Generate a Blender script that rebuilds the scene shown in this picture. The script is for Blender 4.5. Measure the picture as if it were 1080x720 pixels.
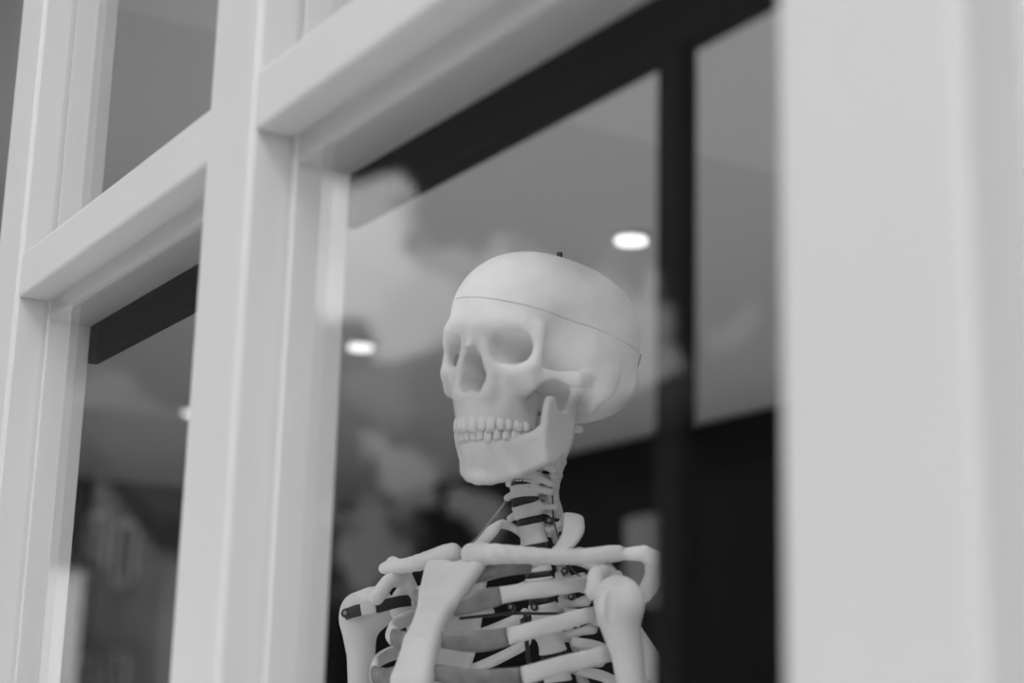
import bpy, bmesh, math, random
import numpy as np
from mathutils import Matrix, Vector, Euler

random.seed(7)
rng = np.random.default_rng(7)
SC = bpy.context.scene
COL = SC.collection
for o in list(bpy.data.objects):
    bpy.data.objects.remove(o)

# ------------------------------------------------------------------ camera
cam_d = bpy.data.cameras.new('camera')
cam_d.sensor_width = 36.0
cam_d.lens = 60.0
cam_d.clip_start = 0.02
cam = bpy.data.objects.new('camera', cam_d)
COL.objects.link(cam)
right = Vector((0.5293, 0.8480, 0.0265))
down = Vector((-0.1827, 0.1444, -0.9725))
fwd = right.cross(down) * 1.0
if fwd.dot(Vector((-0.8285, 0.5099, 0.2314))) < 0:
    fwd = -fwd
right = right.normalized()
fwd = (fwd - right * fwd.dot(right)).normalized()
up = right.cross(fwd)
CAM = Vector((0.0, -0.5, 1.45))
m = Matrix((right, up, -fwd)).transposed().to_4x4()
m.translation = CAM
cam.matrix_world = m
cam_d.dof.use_dof = True
cam_d.dof.focus_distance = 1.53
cam_d.dof.aperture_fstop = 3.6
SC.camera = cam

# ------------------------------------------------------------------ view, sky, sun
vs = SC.view_settings
SC.display_settings.display_device = 'sRGB'
vs.view_transform = 'Standard'
vs.look = 'None'
vs.gamma = 1.0
vs.use_curve_mapping = False
vs.exposure = 0.43

SKY_LOW, SKY_HIGH, CLOUD = 0.012, 0.09, 2.4
SUN = 0.45


def build_world():
    w = bpy.data.worlds.new('sky')
    SC.world = w
    w.use_nodes = True
    nt = w.node_tree
    nt.nodes.clear()
    N = nt.nodes.new
    L = nt.links.new

    def math_(op, a, b=None, c=None, clamp=False):
        n = N('ShaderNodeMath')
        n.operation = op
        n.use_clamp = clamp
        for i, v in enumerate((a, b, c)):
            if v is None:
                continue
            if isinstance(v, (int, float)):
                n.inputs[i].default_value = v
            else:
                L(v, n.inputs[i])
        return n.outputs[0]

    tc = N('ShaderNodeTexCoord')
    d = tc.outputs['Generated']
    sep = N('ShaderNodeSeparateXYZ')
    L(d, sep.inputs[0])
    # gentle vertical gradient of an open sky
    t = math_('MULTIPLY', math_('MAXIMUM', sep.outputs[2], 0.0), 1.6, clamp=True)
    base = math_('MULTIPLY_ADD', t, SKY_HIGH - SKY_LOW, SKY_LOW)
    # wobble the direction so cloud edges billow
    nz = N('ShaderNodeTexNoise')
    nz.inputs['Scale'].default_value = 26.0
    nz.inputs['Detail'].default_value = 6.0
    L(d, nz.inputs['Vector'])
    sub = N('ShaderNodeVectorMath')
    sub.operation = 'SUBTRACT'
    L(nz.outputs['Color'], sub.inputs[0])
    sub.inputs[1].default_value = (0.5, 0.5, 0.5)
    sc = N('ShaderNodeVectorMath')
    sc.operation = 'SCALE'
    L(sub.outputs[0], sc.inputs[0])
    sc.inputs['Scale'].default_value = 0.085
    ad = N('ShaderNodeVectorMath')
    ad.operation = 'ADD'
    L(d, ad.inputs[0])
    L(sc.outputs[0], ad.inputs[1])
    nr = N('ShaderNodeVectorMath')
    nr.operation = 'NORMALIZE'
    L(ad.outputs[0], nr.inputs[0])
    wd = nr.outputs[0]
    # cumulus bank low over the opposite roofs: azimuth (deg from the street normal), elevation, radius, density
    banks = [(-65.2, 17.2, 1.5, .62), (-63.3, 16.8, 1.7, .62), (-64.2, 15.6, 1.7, .58), (-62.2, 14.6, 1.8, .50),
             (-60.4, 15.2, 1.7, .28), (-58.6, 14.7, 2.0, .33), (-56.6, 14.0, 2.3, .33), (-54.8, 13.0, 2.0, .45),
             (-53.8, 12.2, 1.3, .45), (-62.6, 11.4, 1.1, .08), (-62.0, 8.6, 1.2, .24), (-59.4, 7.6, 1.0, .24),
             (-63.2, 6.2, 1.4, .2), (-50.6, 13.8, 1.0, .16),
             (-71.6, 9.6, 2.0, .07), (-70.0, 8.4, 2.0, .09), (-68.8, 6.6, 2.0, .10)]
    dens = None
    for az, el, r, s in banks:
        a, e = math.radians(az), math.radians(el)
        v = (math.sin(a) * math.cos(e), -math.cos(a) * math.cos(e), math.sin(e))
        dt = N('ShaderNodeVectorMath')
        dt.operation = 'DOT_PRODUCT'
        L(wd, dt.inputs[0])
        dt.inputs[1].default_value = v
        mr = N('ShaderNodeMapRange')
        mr.interpolation_type = 'SMOOTHSTEP'
        mr.inputs['From Min'].default_value = math.cos(math.radians(r * 1.15))
        mr.inputs['From Max'].default_value = math.cos(math.radians(r * 0.68))
        mr.inputs['To Max'].default_value = s
        L(dt.outputs['Value'], mr.inputs['Value'])
        o = mr.outputs[0]
        dens = o if dens is None else math_('MAXIMUM', dens, o)
    # scattered fair-weather cloud over the rest of the sky
    n2 = N('ShaderNodeTexNoise')
    n2.inputs['Scale'].default_value = 2.6
    n2.inputs['Detail'].default_value = 7.0
    n2.inputs['Roughness'].default_value = 0.55
    L(d, n2.inputs['Vector'])
    m2 = N('ShaderNodeMapRange')
    m2.interpolation_type = 'SMOOTHSTEP'
    m2.inputs['From Min'].default_value = 0.40
    m2.inputs['From Max'].default_value = 0.56
    m2.inputs['To Max'].default_value = 0.9
    L(n2.outputs['Fac'], m2.inputs['Value'])
    # the same cloud cover all round, thinning into the clear gap behind the low bank
    gap = N('ShaderNodeVectorMath')
    gap.operation = 'DOT_PRODUCT'
    L(d, gap.inputs[0])
    a, e = math.radians(-63), math.radians(13)
    gap.inputs[1].default_value = (math.sin(a) * math.cos(e), -math.cos(a) * math.cos(e), math.sin(e))
    hi = N('ShaderNodeMapRange')
    hi.interpolation_type = 'SMOOTHSTEP'
    hi.inputs['From Min'].default_value = math.cos(math.radians(20))
    hi.inputs['From Max'].default_value = math.cos(math.radians(30))
    L(gap.outputs['Value'], hi.inputs['Value'])
    dens = math_('MAXIMUM', dens, math_('MULTIPLY', m2.outputs[0], hi.outputs[0]))
    val = math_('ADD', base, math_('MULTIPLY', dens, math_('SUBTRACT', CLOUD, base)))
    bg = N('ShaderNodeBackground')
    L(val, bg.inputs['Color'])
    bg.inputs['Strength'].default_value = 1.0
    out = N('ShaderNodeOutputWorld')
    L(bg.outputs[0], out.inputs[0])


build_world()

sun_d = bpy.data.lights.new('sun', 'SUN')
sun_d.energy = SUN
sun_d.angle = math.radians(12)
sun = bpy.data.objects.new('sun', sun_d)
COL.objects.link(sun)
sun.rotation_euler = Vector((-1.5, 1.0, -1.37)).to_track_quat('-Z', 'Y').to_euler()
sun.location = (4, -6, 9)


# ------------------------------------------------------------------ materials
def mat(name, col, rough=0.5, spec=0.5, metal=0.0, var=0.0, vscale=20.0, bump=0.0, bscale=60.0, emit=0.0, coat=0.0, sss=0.0):
    M = bpy.data.materials.new(name)
    M.use_nodes = True
    nt = M.node_tree
    b = nt.nodes['Principled BSDF']
    b.inputs['Base Color'].default_value = (col, col, col, 1)
    b.inputs['Roughness'].default_value = rough
    b.inputs['Specular IOR Level'].default_value = spec
    b.inputs['Metallic'].default_value = metal
    b.inputs['Coat Weight'].default_value = coat
    tc = nt.nodes.new('ShaderNodeTexCoord')
    if var > 0:
        n = nt.nodes.new('ShaderNodeTexNoise')
        n.inputs['Scale'].default_value = vscale
        n.inputs['Detail'].default_value = 5
        nt.links.new(tc.outputs['Object'], n.inputs['Vector'])
        r = nt.nodes.new('ShaderNodeValToRGB')
        lo, hi = max(col * (1 - var), 0), min(col * (1 + var), 1)
        r.color_ramp.elements[0].position = 0.3
        r.color_ramp.elements[0].color = (lo, lo, lo, 1)
        r.color_ramp.elements[1].position = 0.7
        r.color_ramp.elements[1].color = (hi, hi, hi, 1)
        nt.links.new(n.outputs['Fac'], r.inputs[0])
        nt.links.new(r.outputs[0], b.inputs['Base Color'])
    if bump > 0:
        n = nt.nodes.new('ShaderNodeTexNoise')
        n.inputs['Scale'].default_value = bscale
        n.inputs['Detail'].default_value = 4
        nt.links.new(tc.outputs['Object'], n.inputs['Vector'])
        bp = nt.nodes.new('ShaderNodeBump')
        bp.inputs['Strength'].default_value = bump
        bp.inputs['Distance'].default_value = 0.002
        nt.links.new(n.outputs['Fac'], bp.inputs['Height'])
        nt.links.new(bp.outputs[0], b.inputs['Normal'])
    if emit > 0:
        b.inputs['Emission Color'].default_value = (1, 1, 1, 1)
        b.inputs['Emission Strength'].default_value = emit
    if sss > 0:
        b.inputs['Subsurface Weight'].default_value = sss
        b.inputs['Subsurface Radius'].default_value = (1, 1, 1)
        b.inputs['Subsurface Scale'].default_value = 0.003
    return M


def glass_mat():
    M = bpy.data.materials.new('window_glass')
    M.use_nodes = True
    nt = M.node_tree
    nt.nodes.clear()
    N, L = nt.nodes.new, nt.links.new
    g = N('ShaderNodeNewGeometry')
    dt = N('ShaderNodeVectorMath')
    dt.operation = 'DOT_PRODUCT'
    L(g.outputs['Normal'], dt.inputs[0])
    L(g.outputs['Incoming'], dt.inputs[1])

    def math_(op, a, b=None):
        n = N('ShaderNodeMath')
        n.operation = op
        for i, v in enumerate((a, b)):
            if v is None:
                continue
            if isinstance(v, (int, float)):
                n.inputs[i].default_value = v
            else:
                L(v, n.inputs[i])
        return n.outputs[0]
    c = math_('ABSOLUTE', dt.outputs['Value'])
    f = math_('POWER', math_('SUBTRACT', 1.0, c), 5.0)     # Schlick reflectance of each glass face
    f = math_('ADD', math_('MULTIPLY', f, 0.955), 0.045)
    tr = N('ShaderNodeBsdfTransparent')
    tr.inputs[0].default_value = (0.99, 0.99, 0.99, 1)
    gl = N('ShaderNodeBsdfGlossy')
    gl.inputs['Roughness'].default_value = 0.0
    mx = N('ShaderNodeMixShader')
    L(f, mx.inputs[0])
    L(tr.outputs[0], mx.inputs[1])
    L(gl.outputs[0], mx.inputs[2])
    out = N('ShaderNodeOutputMaterial')
    L(mx.outputs[0], out.inputs[0])
    return M


M_PAINT = mat('white_gloss_paint', 0.565, 0.38, 0.4, var=0.015, vscale=9, bump=0.08, bscale=25)
M_LINING = mat('lightened_lining_paint', 0.88, 0.5, 0.3)  # frame white made lighter, standing in for light lost through the glass
M_GLASS = glass_mat()
M_BLACK = mat('black_frame_paint', 0.006, 0.7, 0.08)
M_BONE = mat('cast_bone_plastic', 0.82, 0.5, 0.35, var=0.04, vscale=55, bump=0.06, bscale=120)
M_TOOTH = mat('tooth_enamel', 0.88, 0.3, 0.45, var=0.02, vscale=60)
M_CART = mat('grey_rubber_cartilage', 0.27, 0.25, 0.55, var=0.35, vscale=45, bump=0.3, bscale=60)
M_DISC = mat('dark_rubber_disc', 0.015, 0.45, 0.4)
M_WIRE = mat('dark_steel_wire', 0.05, 0.35, 0.5, metal=0.4)
M_STEEL = mat('steel', 0.35, 0.3, 0.5, metal=0.9)
M_STRAP = mat('black_strap', 0.02, 0.5, 0.4)
M_TAG = mat('white_tag', 0.8, 0.35, 0.5)
M_CEIL = mat('ceiling_paint', 0.74, 0.9, 0.1)
M_CEIL2 = mat('ceiling_panel_paint', 0.84, 0.9, 0.1)
M_DARKWALL = mat('dark_wall_paint', 0.012, 0.8, 0.2, var=0.2, vscale=3)
M_FLOOR = mat('shop_floor', 0.5, 0.55, 0.3, var=0.15, vscale=4)
M_PAVE = mat('pavement', 0.58, 0.9, 0.1, var=0.12, vscale=3)
M_LAMP = mat('lamp_diffuser', 0.9, 0.5, 0.2, emit=1.3)


# ------------------------------------------------------------------ object helpers
def link(name, me, material=None, parent=None):
    o = bpy.data.objects.new(name, me)
    COL.objects.link(o)
    if material is not None and not me.materials:
        me.materials.append(material)
    if parent is not None:
        o.parent = parent
    return o


def tag(o, label=None, cat=None, group=None, kind=None):
    if label:
        o['label'] = label
    if cat:
        o['category'] = cat
    if group:
        o['group'] = group
    if kind:
        o['kind'] = kind
    return o


def empty(name, loc=(0, 0, 0)):
    o = bpy.data.objects.new(name, None)
    COL.objects.link(o)
    o.empty_display_size = 0.1
    o.location = loc
    return o


def from_arrays(name, V, Fc, smooth=True):
    me = bpy.data.meshes.new(name)
    me.from_pydata([tuple(v) for v in V], [], [tuple(f) for f in Fc])
    me.update()
    if smooth:
        me.polygons.foreach_set('use_smooth', [True] * len(me.polygons))
    return me


def fast_mesh(name, V, Q):
    me = bpy.data.meshes.new(name)
    nv, nq = len(V), len(Q)
    me.vertices.add(nv)
    me.vertices.foreach_set('co', np.asarray(V, np.float32).ravel())
    me.loops.add(nq * 4)
    me.loops.foreach_set('vertex_index', np.asarray(Q, np.int32).ravel())
    me.polygons.add(nq)
    me.polygons.foreach_set('loop_start', np.arange(0, nq * 4, 4, dtype=np.int32))
    me.polygons.foreach_set('use_smooth', np.ones(nq, bool))
    me.update(calc_edges=True)
    me.validate()
    return me


def box_bm(bm, x0, x1, y0, y1, z0, z1, bev=0.0):
    r = bmesh.ops.create_cube(bm, size=1.0)
    for v in r['verts']:
        v.co = Vector(((x0 + x1) / 2 + v.co.x * (x1 - x0), (y0 + y1) / 2 + v.co.y * (y1 - y0), (z0 + z1) / 2 + v.co.z * (z1 - z0)))
    if bev > 0:
        es = set()
        for v in r['verts']:
            es.update(v.link_edges)
        bmesh.ops.bevel(bm, geom=list(es), offset=bev, segments=2, affect='EDGES', profile=0.5)


def bm_obj(name, bm, material, parent=None, smooth=False):
    me = bpy.data.meshes.new(name)
    bm.to_mesh(me)
    bm.free()
    if smooth:
        me.polygons.foreach_set('use_smooth', [True] * len(me.polygons))
    return link(name, me, material, parent)


def box(name, x0, x1, y0, y1, z0, z1, material, parent=None, bev=0.0):
    bm = bmesh.new()
    box_bm(bm, x0, x1, y0, y1, z0, z1, bev)
    return bm_obj(name, bm, material, parent)


def spline(pts, n):
    """Catmull-Rom through pts, n samples."""
    P = np.array(pts, float)
    P = np.vstack([2 * P[0] - P[1], P, 2 * P[-1] - P[-2]])
    k = len(P) - 3
    out = []
    for u in np.linspace(0, k, n):
        i = min(int(u), k - 1)
        t = u - i
        a, b, c, d = P[i], P[i + 1], P[i + 2], P[i + 3]
        out.append(0.5 * ((2 * b) + (-a + c) * t + (2 * a - 5 * b + 4 * c - d) * t * t + (-a + 3 * b - 3 * c + d) * t ** 3))
    return np.array(out)


def sweep(path, ru, rv, upv, ns=12, power=2.0):
    """Tube with super-elliptic section (ru across, rv along upv), rounded ends; ru, rv scalars or arrays."""
    P = np.asarray(path, float)
    n = len(P)
    ru = np.broadcast_to(np.asarray(ru, float), (n,)).copy()
    rv = np.broadcast_to(np.asarray(rv, float), (n,)).copy()
    T = np.gradient(P, axis=0)
    T /= np.linalg.norm(T, axis=1)[:, None]
    U = np.broadcast_to(np.asarray(upv, float), (n, 3))
    V = []
    for i in range(n):
        v = U[i] - T[i] * T[i].dot(U[i])
        v /= np.linalg.norm(v) + 1e-9
        u = np.cross(T[i], v)
        for k in range(ns):
            a = 2 * math.pi * k / ns
            c, s = math.cos(a), math.sin(a)
            q = 2.0 / power
            cc = math.copysign(abs(c) ** q, c)
            ss = math.copysign(abs(s) ** q, s)
            V.append(P[i] + u * ru[i] * cc + v * rv[i] * ss)
    Fc = []
    for i in range(n - 1):
        for k in range(ns):
            k2 = (k + 1) % ns
            Fc.append((i * ns + k, i * ns + k2, (i + 1) * ns + k2, (i + 1) * ns + k))
    a = len(V)
    V.append(P[0])
    V.append(P[-1])
    for k in range(ns):
        k2 = (k + 1) % ns
        Fc.append((a, k2, k))
        Fc.append((a + 1, (n - 1) * ns + k, (n - 1) * ns + k2))
    return V, Fc


# ------------------------------------------------------------------ signed-distance modelling (units: cm)
def ell(p, c, r):
    x, y, z = p[0] - c[0], p[1] - c[1], p[2] - c[2]
    k0 = np.sqrt((x / r[0]) ** 2 + (y / r[1]) ** 2 + (z / r[2]) ** 2)
    k1 = np.sqrt((x / r[0] ** 2) ** 2 + (y / r[1] ** 2) ** 2 + (z / r[2] ** 2) ** 2) + 1e-6
    return k0 * (k0 - 1.0) / k1


def cap(p, a, b, ra, rb=None):
    rb = ra if rb is None else rb
    a = np.array(a, np.float32)
    b = np.array(b, np.float32)
    ab = b - a
    t = ((p[0] - a[0]) * ab[0] + (p[1] - a[1]) * ab[1] + (p[2] - a[2]) * ab[2]) / ab.dot(ab)
    t = np.clip(t, 0, 1)
    d = np.sqrt((p[0] - a[0] - ab[0] * t) ** 2 + (p[1] - a[1] - ab[1] * t) ** 2 + (p[2] - a[2] - ab[2] * t) ** 2)
    return d - (ra + (rb - ra) * t)


def chain(p, pts, rs, k=0.0):
    d = None
    for i in range(len(pts) - 1):
        c = cap(p, pts[i], pts[i + 1], rs[i], rs[i + 1])
        d = c if d is None else smin(d, c, k) if k > 0 else np.minimum(d, c)
    return d


def smin(a, b, k):
    h = np.maximum(k - np.abs(a - b), 0) / k
    return np.minimum(a, b) - h * h * k * 0.25


def ssub(a, b, k):
    return -smin(-a, b, k)


def tri(p, a, b, c, th):
    """Rounded triangular plate."""
    a, b, c = (np.array(v, np.float32) for v in (a, b, c))
    P = np.stack([p[0], p[1], p[2]], -1)
    ba, cb, ac = b - a, c - b, a - c
    pa, pb, pc = P - a, P - b, P - c
    nor = np.cross(ba, ac)
    s = (np.sign((pa * np.cross(ba, nor)).sum(-1)) + np.sign((pb * np.cross(cb, nor)).sum(-1)) + np.sign((pc * np.cross(ac, nor)).sum(-1)))

    def seg(v, w):
        t = np.clip((v * w).sum(-1) / w.dot(w), 0, 1)[..., None]
        q = v - w * t
        return (q * q).sum(-1)
    de = np.minimum(np.minimum(seg(pa, ba), seg(pb, cb)), seg(pc, ac))
    dp = (pa * nor).sum(-1) ** 2 / nor.dot(nor)
    return np.sqrt(np.where(s < 2.0, de, dp)) - th


def nets(f, lo, hi, h):
    """Naive surface nets of f(p)<0 on a regular grid."""
    ax = [np.arange(l, u + h, h, dtype=np.float32) for l, u in zip(lo, hi)]
    g = np.meshgrid(*ax, indexing='ij')
    d = f(g).astype(np.float32)
    s = d < 0
    nx, ny, nz = d.shape
    cnt = np.zeros((nx - 1, ny - 1, nz - 1), np.int8)
    offs = [(i, j, k) for i in (0, 1) for j in (0, 1) for k in (0, 1)]
    for i, j, k in offs:
        cnt += s[i:nx - 1 + i, j:ny - 1 + j, k:nz - 1 + k]
    ci = np.argwhere((cnt > 0) & (cnt < 8))
    idx = np.full(cnt.shape, -1, np.int32)
    idx[ci[:, 0], ci[:, 1], ci[:, 2]] = np.arange(len(ci))
    cv = {o: d[ci[:, 0] + o[0], ci[:, 1] + o[1], ci[:, 2] + o[2]] for o in offs}
    acc = np.zeros((len(ci), 3), np.float64)
    num = np.zeros(len(ci))
    for a in offs:
        for axis in range(3):
            if a[axis]:
                continue
            b = list(a)
            b[axis] = 1
            b = tuple(b)
            va, vb = cv[a], cv[b]
            mk = (va < 0) != (vb < 0)
            t = np.where(mk, va / np.where(mk, va - vb, 1), 0)
            pt = np.tile(np.array(a, np.float64), (len(ci), 1))
            pt[:, axis] += t
            acc[mk] += pt[mk]
            num[mk] += 1
    V = (ci + acc / num[:, None]) * h + np.array([a[0] for a in ax])
    Q = []
    for axis in range(3):
        o1, o2 = [(1, 2), (2, 0), (0, 1)][axis]
        sl0 = [slice(None)] * 3
        sl1 = [slice(None)] * 3
        sl0[axis] = slice(0, -1)
        sl1[axis] = slice(1, None)
        a, b = s[tuple(sl0)], s[tuple(sl1)]
        e = np.argwhere(a != b)
        lim = np.array(cnt.shape)
        ok = (e[:, o1] > 0) & (e[:, o2] > 0) & (e[:, o1] < lim[o1]) & (e[:, o2] < lim[o2])
        e = e[ok]
        ins = a[e[:, 0], e[:, 1], e[:, 2]]

        def cell(d1, d2):
            q = e.copy()
            q[:, o1] -= d1
            q[:, o2] -= d2
            return idx[q[:, 0], q[:, 1], q[:, 2]]
        quad = np.stack([cell(1, 1), cell(0, 1), cell(0, 0), cell(1, 0)], 1)
        quad[~ins] = quad[~ins][:, ::-1]
        Q.append(quad)
    return V, np.concatenate(Q)


def relax(V, Q, it=2, lam=0.5):
    for _ in range(it):
        acc = np.zeros_like(V)
        num = np.zeros(len(V))
        for a, b in ((0, 1), (1, 2), (2, 3), (3, 0)):
            i, j = Q[:, a], Q[:, b]
            for c in range(3):
                acc[:, c] += np.bincount(i, V[j, c], len(V)) + np.bincount(j, V[i, c], len(V))
            num += np.bincount(i, minlength=len(V)) + np.bincount(j, minlength=len(V))
        V = V + lam * (acc / np.maximum(num, 1)[:, None] - V)
    return V


# ================================================================== THE SETTING
# facade: outer face of the frame FY, glass GY, room side IY
FY, GY, IY = -0.080, -0.052, -0.007
Z_SILL, Z_T0, Z_T1, Z_HEAD = 0.62, 1.853, 1.896, 2.50
POSTS = [(-2.92, -2.84), (-2.295, -2.212), (-1.665, -1.582), (-1.110, -1.027), (-0.488, -0.391), (0.150, 0.235)]


def post(name, x0, x1):
    """Shopfront mullion: rounded outer face, glazing rebate, deeper room-side lining."""
    bm = bmesh.new()
    box_bm(bm, x0, x1, FY, GY + 0.014, 0.1, Z_HEAD, 0.004)
    o = tag(bm_obj(name, bm, M_PAINT), kind='structure')
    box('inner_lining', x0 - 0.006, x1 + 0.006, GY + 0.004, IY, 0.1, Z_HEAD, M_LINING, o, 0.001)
    return o


for i, (a, b) in enumerate(POSTS):
    post('trim_%d' % (i + 1), a, b)


for i in range(len(POSTS) - 1):
    x0, x1 = POSTS[i][1], POSTS[i + 1][0]
    w = tag(empty('window_%d' % (i + 1), ((x0 + x1) / 2, FY, Z_SILL)), kind='structure')
    ox, oy, oz = w.location

    def wb(name, a0, a1, b0, b1, c0, c1, m, bev=0.0):
        return box(name, a0 - ox, a1 - ox, b0 - oy, b1 - oy, c0 - oz, c1 - oz, m, w, bev)
    # transom: face, stepped soffit behind the glass
    bm = bmesh.new()
    box_bm(bm, x0 - ox, x1 - ox, FY + 0.002 - oy, GY + 0.014 - oy, Z_T0 - oz, Z_T1 - oz, 0.003)
    box_bm(bm, x0 + 0.006 - ox, x1 - 0.006 - ox, GY + 0.004 - oy, IY - 0.001 - oy, Z_T0 - 0.02 - oz, Z_T1 + 0.01 - oz, 0.002)
    bm_obj('transom', bm, M_PAINT, w)
    wb('sill', x0, x1, FY - 0.04, IY, Z_SILL - 0.05, Z_SILL, M_PAINT, 0.006)
    wb('head_rail', x0, x1, FY + 0.002, IY, Z_HEAD - 0.05, Z_HEAD, M_PAINT, 0.003)
    # glass: lower and upper light
    wb('glass_pane', x0 - 0.004, x1 + 0.004, GY, GY + 0.004, Z_SILL, Z_T0 + 0.004, M_GLASS)
    wb('glass_pane', x0 - 0.004, x1 + 0.004, GY, GY + 0.004, Z_T1 - 0.004, Z_HEAD - 0.05, M_GLASS)
    # black inner frame on the room side
    wb('inner_rail', x0 - 0.013, x1 + 0.013, IY, IY + 0.016, 1.801, 1.836, M_BLACK, 0.003)
    if i == 3:
        wb('inner_stile', -0.670, -0.650, IY + 0.002, IY + 0.016, Z_SILL, 1.83, M_BLACK, 0.004)

# wall below the windows and fascia above
tag(box('wall_front', -3.6, 1.2, FY + 0.01, 0.08, 0.0, Z_SILL - 0.05, M_PAINT), kind='structure')
tag(box('trim_7', -7.7, 1.3, FY - 0.05, 0.06, Z_HEAD, Z_HEAD + 0.5, M_PAINT, bev=0.01), kind='structure')
tag(box('wall_upper', -7.7, 1.3, FY, 0.06, Z_HEAD + 0.5, Z_HEAD + 3.5, M_PAINT), kind='structure')

# room
RX0, RX1, RY1, CZ, FZ = -7.6, 1.2, 3.25, 2.6, 0.12
tag(box('floor', RX0, RX1, 0.08, RY1, FZ - 0.1, FZ, M_FLOOR), kind='structure')
tag(box('ceiling', RX0, -2.49, 0.06, RY1, CZ, CZ + 0.1, M_CEIL), kind='structure')
tag(box('trim_8', -2.49, RX1, 0.06, RY1, CZ - 0.02, CZ + 0.1, M_CEIL2), kind='structure')
tag(box('wall_back', RX0, RX1, RY1, RY1 + 0.1, FZ - 0.1, CZ + 0.1, M_DARKWALL), kind='structure')
tag(box('wall_left', RX0 - 0.1, RX0, 0.0, RY1 + 0.1, FZ - 0.1, CZ + 0.1, M_DARKWALL), kind='structure')
tag(box('wall_right', RX1, RX1 + 0.1, 0.0, RY1 + 0.1, FZ - 0.1, CZ + 0.1, M_DARKWALL), kind='structure')
tag(box('trim_9', RX0, -3.6, -0.02, 0.06, 0.0, Z_HEAD, M_PAINT), kind='structure')
tag(box('trim_10', RX0, RX1, RY1 - 0.05, RY1, CZ - 0.16, CZ - 0.06, M_BLACK), kind='structure')

# recessed ceiling lamps, one row
bmr = bmesh.new()
bmesh.ops.create_cone(bmr, cap_ends=True, segments=32, radius1=0.05, radius2=0.043, depth=0.012)
ring_me = bpy.data.meshes.new('lamp_ring')
bmr.to_mesh(ring_me)
bmr.free()
ring_me.materials.append(mat('lamp_ring_paint', 0.5, 0.5))
bmd = bmesh.new()
bmesh.ops.create_cone(bmd, cap_ends=True, segments=32, radius1=0.036, radius2=0.038, depth=0.012)
dif_me = bpy.data.meshes.new('lamp_lens')
bmd.to_mesh(dif_me)
bmd.free()
dif_me.materials.append(M_LAMP)
for x, lab in ((-3.05, 'round recessed ceiling lamp above and right of the skull'),
               (-4.41, 'round recessed ceiling lamp beside the middle window post'),
               (-5.73, 'round recessed ceiling lamp seen through the left window'),
               (-1.69, 'round recessed lamp added out of view to brighten the near ceiling')):  # last lamp is unseen, added to the row to lift the near ceiling
    lp = tag(empty('ceiling_lamp', (x, 1.69, CZ - 0.006)), lab, 'ceiling lamp', 'recessed ceiling lamps')
    a = link('lamp_ring', ring_me, None, lp)
    a.rotation_euler.x = math.pi
    b = link('lamp_lens', dif_me, None, lp)
    b.location.z = -0.007
    ld = bpy.data.lights.new('lamp_light', 'SPOT')
    ld.energy = 62
    ld.spot_size = math.radians(110)
    ld.spot_blend = 0.6
    ld.shadow_soft_size = 0.05
    lo = bpy.data.objects.new('lamp_light', ld)
    COL.objects.link(lo)
    lo.parent = lp
    lo.location.z = -0.03

# street
tag(box('floor_street', -70, 40, -60, FY + 0.01, -0.1, 0.0, M_PAVE), kind='structure')
# ================================================================== OPPOSITE HOUSES (seen only as reflections)
M_BRICK = mat('dark_brick', 0.03, 0.9, 0.1, var=0.3, vscale=2)
M_RENDER = mat('pale_render', 0.34, 0.9, 0.1, var=0.15, vscale=1)
M_SLATE = mat('roof_slate', 0.05, 0.7, 0.2)
M_WHITEB = mat('white_woodwork', 0.85, 0.6, 0.2)
M_PANE = mat('house_window_pane', 0.05, 0.1, 0.5)


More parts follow.
